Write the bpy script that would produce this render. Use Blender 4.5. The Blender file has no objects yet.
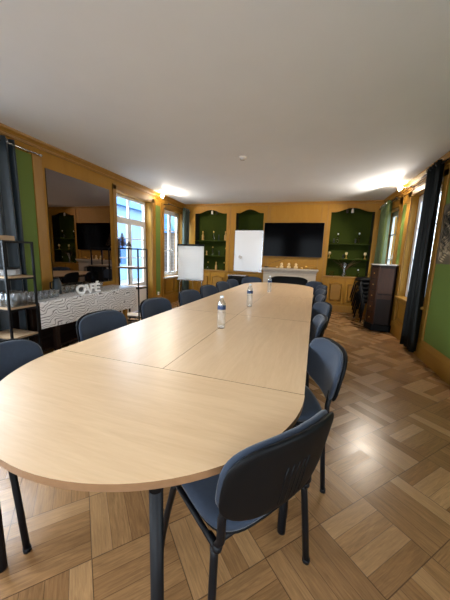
import bpy, bmesh, math, random
from mathutils import Vector, Matrix
random.seed(7)
PI = math.pi
sc = bpy.context.scene
COL = sc.collection

# ------------------------------------------------------------------ measures of the room
XL, XR, YB, YF, H = -3.543, 1.703, 7.468, -2.2, 2.79
YW = YB + 0.36                      # masonry behind the built-in cabinets
CAMZ = 1.3824

# ------------------------------------------------------------------ materials
def lin(c):
    out = []
    for v in c[:3]:
        v /= 255.0
        out.append(v / 12.92 if v <= 0.04045 else ((v + 0.055) / 1.055) ** 2.4)
    return (out[0], out[1], out[2], 1.0)

def new_mat(name):
    m = bpy.data.materials.new(name); m.use_nodes = True
    nt = m.node_tree
    b = nt.nodes.get('Principled BSDF')
    return m, nt, b

def mixcol(nt, fac, a, b):
    n = nt.nodes.new('ShaderNodeMix'); n.data_type = 'RGBA'
    for sock, v in ((n.inputs['Factor'], fac), (n.inputs['A'], a), (n.inputs['B'], b)):
        if hasattr(v, 'links') or hasattr(v, 'is_output'):
            nt.links.new(v, sock)
        else:
            sock.default_value = v
    # RGBA sockets have their own identifiers
    return n

def mix(nt, fac, a, b):
    n = nt.nodes.new('ShaderNodeMix'); n.data_type = 'RGBA'
    fs, As, Bs = n.inputs[0], n.inputs[6], n.inputs[7]
    for s, v in ((fs, fac), (As, a), (Bs, b)):
        if isinstance(v, bpy.types.NodeSocket): nt.links.new(v, s)
        else: s.default_value = v
    return n.outputs[2]

def mth(nt, op, a, b=None, c=None):
    n = nt.nodes.new('ShaderNodeMath'); n.operation = op
    for i, v in enumerate((a, b, c)):
        if v is None: continue
        if isinstance(v, bpy.types.NodeSocket): nt.links.new(v, n.inputs[i])
        else: n.inputs[i].default_value = v
    return n.outputs[0]

def noise(nt, vec, scale, detail=3, rough=.55, dist=0):
    n = nt.nodes.new('ShaderNodeTexNoise')
    n.inputs['Scale'].default_value = scale; n.inputs['Detail'].default_value = detail
    n.inputs['Roughness'].default_value = rough; n.inputs['Distortion'].default_value = dist
    if vec is not None: nt.links.new(vec, n.inputs['Vector'])
    return n.outputs[0]

def mapped(nt, scale=(1, 1, 1), rot=(0, 0, 0), loc=(0, 0, 0)):
    tc = nt.nodes.new('ShaderNodeTexCoord'); mp = nt.nodes.new('ShaderNodeMapping')
    mp.inputs['Scale'].default_value = scale; mp.inputs['Rotation'].default_value = rot
    mp.inputs['Location'].default_value = loc
    nt.links.new(tc.outputs['Object'], mp.inputs['Vector'])
    return mp.outputs['Vector']

def bump(nt, b, h, strength=.2, dist=.01):
    n = nt.nodes.new('ShaderNodeBump'); n.inputs['Strength'].default_value = strength
    n.inputs['Distance'].default_value = dist
    nt.links.new(h, n.inputs['Height']); nt.links.new(n.outputs[0], b.inputs['Normal'])

def plain(name, rgb, rough=.6, metal=0.0, var=.12, scale=8, spec=.5, bmp=0.0, bscale=120, coat=0, sheen=0):
    m, nt, b = new_mat(name)
    v = mapped(nt)
    f = noise(nt, v, scale)
    c = lin(rgb)
    d = tuple(x * (1 - var) for x in c[:3]) + (1,)
    l = tuple(min(1, x * (1 + var)) for x in c[:3]) + (1,)
    nt.links.new(mix(nt, f, d, l), b.inputs['Base Color'])
    b.inputs['Roughness'].default_value = rough; b.inputs['Metallic'].default_value = metal
    b.inputs['Specular IOR Level'].default_value = spec
    if coat: b.inputs['Coat Weight'].default_value = coat
    if sheen:
        b.inputs['Sheen Weight'].default_value = sheen; b.inputs['Sheen Roughness'].default_value = .4
    if bmp: bump(nt, b, noise(nt, v, bscale, 2), bmp, .002)
    return m

def wood(name, c1, c2, axis=(1, 12, 12), rough=.45, scale=2.2, spec=.4, bmp=.05):
    m, nt, b = new_mat(name)
    v = mapped(nt, axis)
    f = noise(nt, v, scale, 6, .6, 1.2)
    f2 = noise(nt, v, scale * 6, 3, .6)
    f = mth(nt, 'ADD', mth(nt, 'MULTIPLY', f, .7), mth(nt, 'MULTIPLY', f2, .3))
    r = nt.nodes.new('ShaderNodeMapRange'); r.inputs[1].default_value = .3; r.inputs[2].default_value = .7
    nt.links.new(f, r.inputs[0])
    nt.links.new(mix(nt, r.outputs[0], lin(c1), lin(c2)), b.inputs['Base Color'])
    b.inputs['Roughness'].default_value = rough; b.inputs['Specular IOR Level'].default_value = spec
    if bmp: bump(nt, b, f, bmp, .004)
    return m

def emit(name, rgb, strength):
    m, nt, b = new_mat(name)
    b.inputs['Base Color'].default_value = lin(rgb)
    b.inputs['Emission Color'].default_value = lin(rgb); b.inputs['Emission Strength'].default_value = strength
    return m

def glass(name, rgb=(245, 248, 250), rough=.02, ior=1.45):
    m, nt, b = new_mat(name)
    b.inputs['Base Color'].default_value = lin(rgb); b.inputs['Roughness'].default_value = rough
    b.inputs['Transmission Weight'].default_value = 1; b.inputs['IOR'].default_value = ior
    return m

def thin_glass(name, base=.02, edge=.5, rough=.02):
    m, nt, b = new_mat(name)
    for n in list(nt.nodes):
        if n.type == 'BSDF_PRINCIPLED': nt.nodes.remove(n)
    out = [n for n in nt.nodes if n.type == 'OUTPUT_MATERIAL'][0]
    t = nt.nodes.new('ShaderNodeBsdfTransparent'); g = nt.nodes.new('ShaderNodeBsdfGlossy')
    t.inputs[0].default_value = (.93, .96, .98, 1)
    g.inputs['Roughness'].default_value = rough
    lw = nt.nodes.new('ShaderNodeLayerWeight'); lw.inputs['Blend'].default_value = .5
    fac = mth(nt, 'ADD', base, mth(nt, 'MULTIPLY', mth(nt, 'POWER', lw.outputs['Facing'], 5 if base < .03 else 2.5), edge))
    mx = nt.nodes.new('ShaderNodeMixShader')
    nt.links.new(fac, mx.inputs[0]); nt.links.new(t.outputs[0], mx.inputs[1]); nt.links.new(g.outputs[0], mx.inputs[2])
    nt.links.new(mx.outputs[0], out.inputs['Surface'])
    return m

def parquet():
    m, nt, b = new_mat('oak_basket_parquet')
    s = .355
    v = mapped(nt, (1, 1, 1), (0, 0, 0), (0, 0, 0))
    sep = nt.nodes.new('ShaderNodeSeparateXYZ'); nt.links.new(v, sep.inputs[0])
    x = mth(nt, 'SUBTRACT', sep.outputs[0], .431); y = mth(nt, 'SUBTRACT', sep.outputs[1], 1.556)
    k = .70711 / s
    u = mth(nt, 'MULTIPLY', mth(nt, 'ADD', x, y), k)
    w = mth(nt, 'MULTIPLY', mth(nt, 'SUBTRACT', y, x), k)
    cu, cw = mth(nt, 'FLOOR', u), mth(nt, 'FLOOR', w)
    fu, fw = mth(nt, 'SUBTRACT', u, cu), mth(nt, 'SUBTRACT', w, cw)
    par = mth(nt, 'FLOORED_MODULO', mth(nt, 'ADD', cu, cw), 2)
    inv = mth(nt, 'SUBTRACT', 1, par)
    across = mth(nt, 'ADD', mth(nt, 'MULTIPLY', par, fu), mth(nt, 'MULTIPLY', inv, fw))
    along = mth(nt, 'ADD', mth(nt, 'MULTIPLY', par, fw), mth(nt, 'MULTIPLY', inv, fu))
    a5 = mth(nt, 'MULTIPLY', across, 4)
    idx = mth(nt, 'FLOOR', a5); fa = mth(nt, 'SUBTRACT', a5, idx)
    comb = nt.nodes.new('ShaderNodeCombineXYZ')
    nt.links.new(cu, comb.inputs[0]); nt.links.new(cw, comb.inputs[1]); nt.links.new(idx, comb.inputs[2])
    wn = nt.nodes.new('ShaderNodeTexWhiteNoise'); wn.noise_dimensions = '3D'; nt.links.new(comb.outputs[0], wn.inputs['Vector'])
    rnd = wn.outputs[0]
    # grain
    c2 = nt.nodes.new('ShaderNodeCombineXYZ')
    nt.links.new(mth(nt, 'ADD', mth(nt, 'MULTIPLY', along, 1.2), mth(nt, 'MULTIPLY', rnd, 37)), c2.inputs[0])
    nt.links.new(mth(nt, 'ADD', mth(nt, 'MULTIPLY', across, 14), mth(nt, 'MULTIPLY', cu, 5.3)), c2.inputs[1])
    nt.links.new(cw, c2.inputs[2])
    g = noise(nt, c2.outputs[0], 2.6, 5, .62, .8)
    ramp = nt.nodes.new('ShaderNodeValToRGB')
    els = ramp.color_ramp.elements
    els[0].position = 0; els[0].color = lin((114, 81, 50)); els[1].position = 1; els[1].color = lin((188, 148, 102))
    e = els.new(.45); e.color = lin((144, 106, 68)); e = els.new(.8); e.color = lin((166, 126, 83))
    nt.links.new(mth(nt, 'ADD', mth(nt, 'ADD', .12, mth(nt, 'MULTIPLY', rnd, .58)), mth(nt, 'MULTIPLY', g, .3)), ramp.inputs[0])
    gm = nt.nodes.new('ShaderNodeMapRange'); gm.inputs[1].default_value = .3; gm.inputs[2].default_value = .75
    gm.inputs[3].default_value = .70; gm.inputs[4].default_value = 1.12
    nt.links.new(g, gm.inputs[0])
    vm = nt.nodes.new('ShaderNodeVectorMath'); vm.operation = 'SCALE'
    nt.links.new(ramp.outputs[0], vm.inputs[0]); nt.links.new(gm.outputs[0], vm.inputs['Scale'])
    # seams
    def edge(f, width):
        d = mth(nt, 'MINIMUM', f, mth(nt, 'SUBTRACT', 1, f))
        return mth(nt, 'LESS_THAN', d, width)
    seam = mth(nt, 'MAXIMUM', mth(nt, 'MAXIMUM', edge(fu, .0065), edge(fw, .0065)), mth(nt, 'MULTIPLY', edge(fa, .016), .8))
    colr = mix(nt, mth(nt, 'MULTIPLY', seam, .75), vm.outputs[0], lin((62, 42, 27)))
    nt.links.new(colr, b.inputs['Base Color'])
    rr = mth(nt, 'ADD', .20, mth(nt, 'MULTIPLY', rnd, .12))
    nt.links.new(rr, b.inputs['Roughness'])
    b.inputs['Specular IOR Level'].default_value = .45
    hgt = mth(nt, 'SUBTRACT', mth(nt, 'MULTIPLY', g, .4), seam)
    bump(nt, b, hgt, .15, .0015)
    return m

def wavy():
    m, nt, b = new_mat('grey_wave_pattern_cloth')
    tc = nt.nodes.new('ShaderNodeTexCoord'); sep = nt.nodes.new('ShaderNodeSeparateXYZ')
    nt.links.new(tc.outputs['Object'], sep.inputs[0])
    yv = sep.outputs[1]; zv = mth(nt, 'SUBTRACT', sep.outputs[2], sep.outputs[0])
    q = nt.nodes.new('ShaderNodeCombineXYZ'); nt.links.new(yv, q.inputs[0]); nt.links.new(zv, q.inputs[1])
    nz = noise(nt, q.outputs[0], 5, 1)
    ph = mth(nt, 'ADD', mth(nt, 'MULTIPLY', yv, 24), mth(nt, 'MULTIPLY', nz, 12))
    ph = mth(nt, 'ADD', ph, mth(nt, 'MULTIPLY', zv, 14))
    wv = mth(nt, 'MULTIPLY', mth(nt, 'SINE', ph), .034)
    t = mth(nt, 'DIVIDE', mth(nt, 'ADD', zv, wv), .040)
    fr = mth(nt, 'FRACT', mth(nt, 'ADD', t, 100))
    ramp = nt.nodes.new('ShaderNodeValToRGB'); els = ramp.color_ramp.elements
    els[0].position = 0; els[0].color = lin((62, 62, 66)); els[1].position = 1; els[1].color = lin((214, 213, 213))
    e = els.new(.13); e.color = lin((110, 109, 111)); e = els.new(.27); e.color = lin((226, 225, 225)); e = els.new(.8); e.color = lin((232, 231, 231))
    nt.links.new(fr, ramp.inputs[0]); nt.links.new(ramp.outputs[0], b.inputs['Base Color'])
    b.inputs['Roughness'].default_value = .32
    bump(nt, b, fr, .4, .004)
    return m

def facade(name, c, mortar, bw, bh):
    m, nt, b = new_mat(name)
    tc = nt.nodes.new('ShaderNodeTexCoord'); sep = nt.nodes.new('ShaderNodeSeparateXYZ')
    nt.links.new(tc.outputs['Object'], sep.inputs[0])
    q = nt.nodes.new('ShaderNodeCombineXYZ'); nt.links.new(sep.outputs[1], q.inputs[0]); nt.links.new(sep.outputs[2], q.inputs[1])
    br = nt.nodes.new('ShaderNodeTexBrick'); nt.links.new(q.outputs[0], br.inputs['Vector'])
    c1 = lin(c); br.inputs['Color1'].default_value = c1
    br.inputs['Color2'].default_value = tuple(v * .75 for v in c1[:3]) + (1,)
    br.inputs['Mortar'].default_value = lin(mortar); br.inputs['Scale'].default_value = 1
    br.inputs['Brick Width'].default_value = bw; br.inputs['Row Height'].default_value = bh; br.inputs['Mortar Size'].default_value = .012
    nt.links.new(br.outputs[0], b.inputs['Base Color']); b.inputs['Roughness'].default_value = .8
    return m

M = {}
M['floor'] = parquet()
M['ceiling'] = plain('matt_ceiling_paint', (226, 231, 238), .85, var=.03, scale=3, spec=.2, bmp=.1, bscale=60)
M['ochre'] = wood('ochre_panelling', (146, 104, 30), (158, 114, 39), (3, 3, .6), .5, 3, .22, .03)
M['ochre_trim'] = wood('ochre_trim_wood', (136, 96, 29), (148, 106, 37), (3, 3, .6), .45, 3, .4, .03)
M['green'] = plain('olive_green_paint', (93, 112, 48), .7, var=.05, spec=.3)
M['white_frame'] = plain('white_lacquer', (226, 226, 226), .35, var=.02)
M['pane'] = thin_glass('window_pane_glass')
M['beech'] = wood('beech_laminate_lengthwise', (204, 168, 127), (220, 187, 147), (9, .8, 9), .36, 2.0, .5, 0)
M['beech_cross'] = wood('beech_laminate_crosswise', (204, 168, 127), (220, 187, 147), (.8, 9, 9), .36, 2.0, .5, 0)
M['beech_edge'] = wood('beech_edge_band', (120, 88, 60), (136, 102, 72), (3, 3, 9), .4, 2.0, .4, 0)
M['black_metal'] = plain('black_powder_coat', (6, 7, 11), .5, .0, .1, spec=.22)
M['fabric'] = plain('slate_blue_fabric', (47, 56, 70), .85, var=.12, scale=60, spec=.25, bmp=.35, bscale=400, sheen=.25)
M['shell'] = plain('black_moulded_plastic', (6, 7, 9), .55, var=.08, scale=30, spec=.16, bmp=.1, bscale=300)
M['teal_satin'] = plain('dark_teal_satin', (19, 36, 46), .48, var=.15, spec=.5, sheen=.2)
M['black_satin'] = plain('black_green_satin', (9, 13, 11), .5, var=.15, spec=.22, sheen=.0)
M['green_satin'] = plain('bottle_green_satin', (66, 80, 34), .5, var=.12, spec=.4, sheen=.2)
M['dark_green_satin'] = plain('dark_green_satin', (38, 50, 40), .5, var=.12, spec=.4, sheen=.2)
M['chrome'] = plain('brushed_steel', (190, 190, 192), .25, 1.0, .03)
M['mirror'] = plain('smoked_mirror', (128, 118, 112), .015, 1.0, .0)
M['wave'] = wavy()
M['dark_wood'] = wood('dark_walnut', (20, 11, 7), (36, 20, 11), (4, 4, .5), .5, 3, .25, .03)
M['burl'] = wood('walnut_marquetry', (40, 22, 12), (76, 42, 20), (7, 7, 1.5), .45, 4, .3, .03)
M['shelf_wood'] = wood('pale_shelf_wood', (146, 119, 90), (172, 144, 112), (8, 1, 8), .5, 2.5, .4, .02)
M['marble'] = plain('grey_marble', (190, 186, 182), .25, var=.12, scale=12)
M['stone'] = plain('beige_fireplace_stone', (178, 164, 146), .55, var=.1, scale=14, bmp=.1)
M['soot'] = plain('sooty_firebox', (14, 13, 12), .9, var=.2)
M['screen'] = plain('black_tv_screen', (3, 3, 4), .12, var=.05, spec=.02)
M['tv_bezel'] = plain('black_tv_casing', (12, 12, 14), .35, var=.05)
M['whiteboard'] = plain('white_enamel', (232, 236, 242), .16, var=.01, spec=.5)
M['paper'] = plain('white_pad_paper', (214, 211, 207), .7, var=.015, spec=.2)
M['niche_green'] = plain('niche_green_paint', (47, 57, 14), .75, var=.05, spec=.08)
M['niche_dark'] = plain('niche_dark_green_side', (17, 22, 13), .7, var=.05, spec=.3)  # niche sides and top, far darker than the niche back
M['white_plastic'] = plain('white_plastic', (232, 230, 226), .4, var=.02)
M['porcelain'] = plain('grey_porcelain', (206, 206, 208), .2, var=.03)
M['glass'] = glass('clear_glass')
M['thin'] = thin_glass('thin_drinking_glass', .17, .8, .25)
M['bottle'] = thin_glass('clear_ribbed_bottle_plastic', .2, .9, .14)
M['pet'] = glass('clear_bottle_plastic', (240, 246, 250), .05, 1.2)
M['label_blue'] = plain('navy_label_paper', (34, 56, 96), .45, var=.1)
M['cap'] = plain('white_bottle_cap', (226, 232, 240), .4, var=.03)
M['spirit'] = glass('pale_spirit_glass', (214, 205, 170), .05, 1.35)
M['amber'] = plain('amber_figurine', (168, 130, 70), .35, var=.2, scale=30)
M['cream'] = plain('cream_ceramic', (226, 200, 150), .4, var=.1, scale=30)
M['gold'] = plain('gold_leaf', (214, 166, 80), .35, .6, .1)
M['dark_fig'] = plain('dark_figurine', (30, 28, 24), .5, var=.2)
M['twig'] = plain('dry_brown_twig', (92, 66, 40), .8, var=.25, scale=30)
M['canvas'] = plain('beige_canvas', (88, 78, 62), .8, var=.2, scale=14)
M['leaf_dark'] = plain('dark_leaf_ink', (36, 36, 28), .8, var=.3, scale=20)
M['leaf_pale'] = plain('pale_leaf_ink', (176, 160, 130), .8, var=.2, scale=20)
M['slate'] = facade('blue_slate_roof', (100, 146, 196), (84, 124, 170), .3, .16)
M['render_wall'] = plain('pale_rendered_wall', (126, 156, 188), .85, var=.05, scale=3)
M['brick'] = facade('brown_stone_wall', (104, 88, 78), (130, 122, 114), .5, .22)
M['shutter'] = plain('blue_shutter_paint', (44, 92, 150), .5, var=.05)
M['paving'] = plain('grey_paving', (150, 148, 144), .9, var=.1)
M['bulb'] = emit('warm_lamp_glass', (255, 226, 178), 60)
M['ext'] = plain('dark_wall_core', (120, 110, 100), .9, var=.05)

# ------------------------------------------------------------------ mesh builder
class MB:
    def __init__(self): self.bm = bmesh.new(); self.mats = []
    def box(self, x0, x1, y0, y1, z0, z1, mi=0, rot=None, about=None):
        vs = [self.bm.verts.new((x, y, z)) for x in (x0, x1) for y in (y0, y1) for z in (z0, z1)]
        for idx in ((0, 1, 3, 2), (4, 6, 7, 5), (0, 4, 5, 1), (2, 3, 7, 6), (0, 2, 6, 4), (1, 5, 7, 3)):
            f = self.bm.faces.new([vs[i] for i in idx]); f.material_index = mi
        return self
    def loop(self, rings, closed=True, caps=True, mi=0, smooth=True):
        prev = None
        R = [[self.bm.verts.new(p) for p in r] for r in rings]
        n = len(R[0])
        for a, b in zip(R, R[1:]):
            for i in range(n if closed else n - 1):
                j = (i + 1) % n
                try:
                    f = self.bm.faces.new((a[i], a[j], b[j], b[i])); f.material_index = mi; f.smooth = smooth
                except ValueError: pass
        if caps and closed:
            for r in (R[0][::-1], R[-1]):
                try:
                    f = self.bm.faces.new(r); f.material_index = mi
                except ValueError: pass
        return self
    def tube(self, pts, r, seg=8, closed=False, mi=0, r2=None):
        P = [Vector(p) for p in pts]; rings = []
        n = len(P); up = None
        for i, p in enumerate(P):
            if closed: t = (P[(i + 1) % n] - P[i - 1])
            else: t = (P[min(i + 1, n - 1)] - P[max(i - 1, 0)])
            t.normalize()
            if up is None:
                up = Vector((0, 0, 1)) if abs(t.z) < .9 else Vector((1, 0, 0))
            s = t.cross(up)
            if s.length < 1e-5: s = t.cross(Vector((0, 1, 0)))
            s.normalize(); up = s.cross(t).normalized()
            rr = r if r2 is None else r + (r2 - r) * i / (n - 1)
            rings.append([p + (s * math.cos(a) + up * math.sin(a)) * rr for a in [2 * PI * k / seg for k in range(seg)]])
        if closed: rings.append(rings[0]); return self.loop(rings, True, False, mi)
        return self.loop(rings, True, True, mi)
    def lathe(self, prof, c=(0, 0, 0), seg=16, mi=0, caps=True):
        rings = [[(c[0] + r * math.cos(2 * PI * k / seg), c[1] + r * math.sin(2 * PI * k / seg), c[2] + z) for k in range(seg)] for r, z in prof]
        return self.loop(rings, True, caps, mi)
    def prism(self, poly, fn, t0, t1, mi=0, smooth=False):
        """poly: 2-D outline, fn(u, v, t) -> point"""
        a = [self.bm.verts.new(fn(u, v, t0)) for u, v in poly]; b = [self.bm.verts.new(fn(u, v, t1)) for u, v in poly]
        f = self.bm.faces.new(a[::-1]); f.material_index = mi
        f = self.bm.faces.new(b); f.material_index = mi
        n = len(poly)
        for i in range(n):
            j = (i + 1) % n
            f = self.bm.faces.new((a[i], a[j], b[j], b[i])); f.material_index = mi; f.smooth = smooth
        return self
    def grid(self, fn, nu, nv, mi=0, smooth=True):
        V = [[self.bm.verts.new(fn(i / nu, j / nv)) for j in range(nv + 1)] for i in range(nu + 1)]
        for i in range(nu):
            for j in range(nv):
                f = self.bm.faces.new((V[i][j], V[i + 1][j], V[i + 1][j + 1], V[i][j + 1])); f.material_index = mi; f.smooth = smooth
        return self
    def ball(self, c, r, seg=12, rz=None, mi=0):
        rz = rz or r
        prof = [(max(1e-4, r * math.sin(PI * k / 8)), -rz * math.cos(PI * k / 8)) for k in range(9)]
        return self.lathe(prof, c, seg, mi)
    def build(self, name, mats, parent=None, loc=None, bevel=0, solid=0, rotz=0, segs=2, autosmooth=False):
        bmesh.ops.remove_doubles(self.bm, verts=self.bm.verts, dist=1e-6)
        bmesh.ops.recalc_face_normals(self.bm, faces=self.bm.faces)
        me = bpy.data.meshes.new(name); self.bm.to_mesh(me); self.bm.free()
        for m in (mats if isinstance(mats, (list, tuple)) else [mats]): me.materials.append(M[m] if isinstance(m, str) else m)
        o = bpy.data.objects.new(name, me); COL.objects.link(o)
        if parent: o.parent = parent
        if loc: o.location = loc
        if rotz: o.rotation_euler = (0, 0, rotz)
        if solid:
            md = o.modifiers.new('thickness', 'SOLIDIFY'); md.thickness = solid; md.offset = 0
        if bevel:
            md = o.modifiers.new('edge', 'BEVEL'); md.width = bevel; md.segments = segs; md.limit_method = 'ANGLE'; md.angle_limit = .7
        return o

def thing(name, label, cat, loc=(0, 0, 0), rz=0, group=None):
    o = bpy.data.objects.new(name, None); COL.objects.link(o); o.empty_display_size = .1
    o.location = loc; o.rotation_euler = (0, 0, rz)
    return tag(o, label, cat, group)
def tag(o, label, cat, group=None, kind=None):
    o['label'] = label; o['category'] = cat
    if group: o['group'] = group
    if kind: o['kind'] = kind
    return o
def struct(o, label=None):
    o['kind'] = 'structure'
    if label: o['label'] = label
    return o
def dup(root, loc, rz=None, label=None, group=None):
    r = root.copy(); COL.objects.link(r); r.location = loc
    if rz is not None: r.rotation_euler = (0, 0, rz)
    if label: r['label'] = label
    if group: r['group'] = group
    for ch in list(root.children):
        c = ch.copy(); COL.objects.link(c); c.parent = r
        for g in ch.children:
            d = g.copy(); COL.objects.link(d); d.parent = c
    return r

# ------------------------------------------------------------------ room shell
def wall_along_y(name, x0, x1, ya, yb, openings, mat):
    m = MB()
    ys = sorted({ya, yb, *[o[0] for o in openings], *[o[1] for o in openings]})
    for a, b in zip(ys, ys[1:]):
        op = [o for o in openings if o[0] <= a + 1e-6 and o[1] >= b - 1e-6]
        if not op: m.box(x0, x1, a, b, 0, H)
        else:
            o = op[0]
            if o[2] > 0: m.box(x0, x1, a, b, 0, o[2])
            m.box(x0, x1, a, b, o[3], H)
    return struct(m.build(name, mat))

LW = [(-1.5, -.1, .72, 2.5), (0.75, 2.15, .72, 2.50), (4.50, 5.72, 0.0, 2.515), (6.29, 7.33, .76, 2.50)]
RW = [(4.52, 5.67, .74, 2.50), (6.30, 7.20, .74, 2.45), (-.9, .5, .74, 2.5)]
wall_along_y('wall_left', XL - .22, XL, YF, YW, LW, 'ochre')
wall_along_y('wall_right', XR, XR + .22, YF, YW, RW, 'ochre')
struct(MB().box(XL - .22, XR + .22, YW, YW + .2, 0, H).build('wall_back', 'ochre'))
m = MB()   # wall behind the photographer, with two tall windows
for a, b in ((XL - .22, -2.9), (-1.5, -.4), (1.0, XR + .22)): m.box(a, b, YF - .3, YF, 0, H)
for a, b in ((-2.9, -1.5), (-.4, 1.0)): m.box(a, b, YF - .3, YF, 0, .6); m.box(a, b, YF - .3, YF, 2.5, H)
struct(m.build('wall_front', 'ochre'))
struct(MB().box(XL - .22, XR + .22, YF - .3, YW + .2, -.12, 0).build('floor', 'floor'))
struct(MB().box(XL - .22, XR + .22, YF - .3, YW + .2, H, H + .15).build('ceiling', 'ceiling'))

# cornices, skirtings, casings
def cornice_profile(s): return [(0, 0), (.028, 0), (.034, .022), (.02, .03), (.03, .05), (.055, .075), (.06, .1), (0, .1)]
for nm, x, s, a, b in (('trim_1', XL, 1, YF, YB), ('trim_2', XR, -1, YF, YB)):
    struct(MB().prism(cornice_profile(1), lambda u, v, t, x=x, s=s: (x + s * u, t, H - .1 + v), a, b).build(nm, 'ochre_trim'))
struct(MB().prism(cornice_profile(1), lambda u, v, t: (t, YB - u * .6, H - .07 + v * .7), XL, XR).build('trim_3', 'ochre_trim'))
sk = [(0, 0), (.03, 0), (.03, .19), (.024, .215), (.018, .25), (.006, .27), (0, .27)]
for nm, x, s, segs in (('baseboard_left', XL, 1, ((YF, 4.50), (5.72, YB))), ('baseboard_right', XR, -1, ((YF, YB),))):
    m = MB()
    for a, b in segs: m.prism(sk, lambda u, v, t, x=x, s=s: (x + s * u, t, v), a, b)
    struct(m.build(nm, 'ochre_trim', bevel=.003))

# green painted fields in the panelling
def field(nm, x, s, y0, y1, z0, z1, mat='green'):
    return struct(MB().box(min(x, x + s * .006), max(x, x + s * .006), y0, y1, z0, z1).build(nm, mat))
field('trim_4', XL, 1, .05, .6, .3, 2.58); field('trim_5', XL, 1, 2.3, 2.86, .3, 2.585)
field('trim_6', XL, 1, 5.90, 6.105, .34, 2.50)
field('trim_7', XR, -1, 5.87, 6.10, .74, 2.43)
field('trim_8', XR, -1, .75, 4.36, .27, 2.62)
# casings : vertical boards beside openings and the pilasters
def casing(nm, x, s, rects, t=.022):
    m = MB()
    for y0, y1, z0, z1 in rects: m.box(min(x, x + s * t), max(x, x + s * t), y0, y1, z0, z1)
    return struct(m.build(nm, 'ochre_trim', bevel=.004))
casing('trim_9', XL, 1, [(4.40, 4.49, .0, 2.6), (5.73, 5.83, 0, 2.6), (4.40, 5.83, 2.525, 2.615)])
casing('trim_10', XL, 1, [(6.17, 6.28, .0, 2.6), (6.28, 7.35, 2.51, 2.6), (2.86, 2.99, .27, 2.60)])
casing('trim_11', XR, -1, [(4.37, 4.51, .27, 2.60), (5.68, 5.86, .27, 2.6), (4.37, 5.86, 2.51, 2.60)])
casing('trim_12', XR, -1, [(6.11, 6.29, .27, 2.6), (6.11, 7.3, 2.46, 2.6)])
# wainscot panels under the windows
def wainscot(nm, x, s, y0, y1, z0, z1):
    m = MB(); t = .014
    for a, b, c, d in ((y0, y1, z0, z0 + .035), (y0, y1, z1 - .035, z1), (y0, y0 + .035, z0, z1), (y1 - .035, y1, z0, z1)):
        m.box(min(x, x + s * t), max(x, x + s * t), a, b, c, d)
    return struct(m.build(nm, 'ochre_trim', bevel=.004))
wainscot('trim_13', XL, 1, 6.33, 6.80, .31, .70); wainscot('trim_14', XL, 1, 6.84, 7.3, .31, .70)
wainscot('trim_15', XR, -1, 4.6, 5.1, .31, .66); wainscot('trim_16', XR, -1, 5.14, 5.62, .31, .66)

# windows
def window(nm, x, s, y0, y1, z0, z1, bars, label, depth=.10, solid_to=None, transom=None, sill=True, leaves=2):
    """x: wall face, s: direction into the room; frame recessed by depth"""
    xf = x - s * depth
    def bx(mb, d, a, b, c, e): mb.box(min(xf, xf - s * d), max(xf, xf - s * d), a, b, c, e)
    root = struct(MB_frame(bx, y0, y1, z0, z1, transom).build(nm, 'white_frame', bevel=.003), label)
    zt = transom if transom else z1
    mid = (y0 + y1) / 2
    zb = z0 + .05
    spans = [(y0 + .05, mid - .004), (mid + .004, y1 - .05)]
    for a, b in spans:
        lf = MB()
        w = .055
        bx(lf, .045, a, a + w, zb, zt - .05 if not transom else zt - .02); bx(lf, .045, b - w, b, zb, zt - .05 if not transom else zt - .02)
        top = zt - .05 if not transom else zt - .02
        bx(lf, .045, a + w, b - w, top - w, top); bx(lf, .045, a + w, b - w, zb, zb + w)
        base = zb + w
        if solid_to:
            bx(lf, .03, a + w, b - w, zb + w, solid_to); bx(lf, .045, a + w, b - w, solid_to, solid_to + .06); base = solid_to + .06
            bx(lf, .038, a + w + .05, b - w - .05, zb + w + .05, solid_to - .05)
        for zz in bars: bx(lf, .03, a + w, b - w, zz - .012, zz + .012)
        lo = lf.build('window_leaf', 'white_frame', root, bevel=.003)
        g = MB(); xg = xf - s * .02
        g.box(min(xg, xg - s * .004), max(xg, xg - s * .004), a + w, b - w, base, top - w).build('window_pane', 'pane', lo)
    if transom:
        for a, b in ((y0 + .05, mid - .02), (mid + .02, y1 - .05)):
            xg = xf - s * .02
            MB().box(min(xg, xg - s * .004), max(xg, xg - s * .004), a, b, transom + .05, z1 - .05).build('window_pane', 'pane', root)
    h = MB(); xh = xf + s * .0
    zc = z0 + (zt - z0) * .42
    h.box(min(xh, xh + s * .02), max(xh, xh + s * .02), mid - .015, mid + .015, zc - .05, zc + .05)
    h.tube([(xh + s * .02, mid, zc), (xh + s * .045, mid, zc), (xh + s * .045, mid, zc - .1)], .008, 6)
    h.build('window_handle', 'white_frame', root)
    if sill:
        sm = MB(); sm.box(min(x - s * depth, x + s * .06), max(x - s * depth, x + s * .06), y0 - .05, y1 + .05, z0 - .045, z0 - .005)
        sm.build('window_sill', 'ochre_trim' if sill == 'wood' else 'white_frame', root, bevel=.006)
    return root
def MB_frame(bx, y0, y1, z0, z1, transom):
    m = MB()
    bx(m, .06, y0, y0 + .05, z0, z1); bx(m, .06, y1 - .05, y1, z0, z1)
    bx(m, .06, y0 + .05, y1 - .05, z1 - .05, z1); bx(m, .06, y0 + .05, y1 - .05, z0, z0 + .05)
    if transom:
        bx(m, .06, y0 + .05, y1 - .05, transom - .02, transom + .05)
        mid = (y0 + y1) / 2; bx(m, .05, mid - .02, mid + .02, transom + .05, z1 - .05)
    return m
window('window_1', XL, 1, .75, 2.15, .72, 2.5, (1.3, 1.9), 'white casement window behind the teal curtain', .12)
window('door_1', XL, 1, 4.5, 5.72, 0.02, 2.515, (1.25, 1.66), 'white glazed double door to the courtyard, with a panelled foot', .16, solid_to=.62, transom=2.03, sill=False)
window('window_2', XL, 1, 6.29, 7.33, .76, 2.5, (1.45, 1.98), 'white casement window in the left wall beyond the glazed door', .10)
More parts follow.
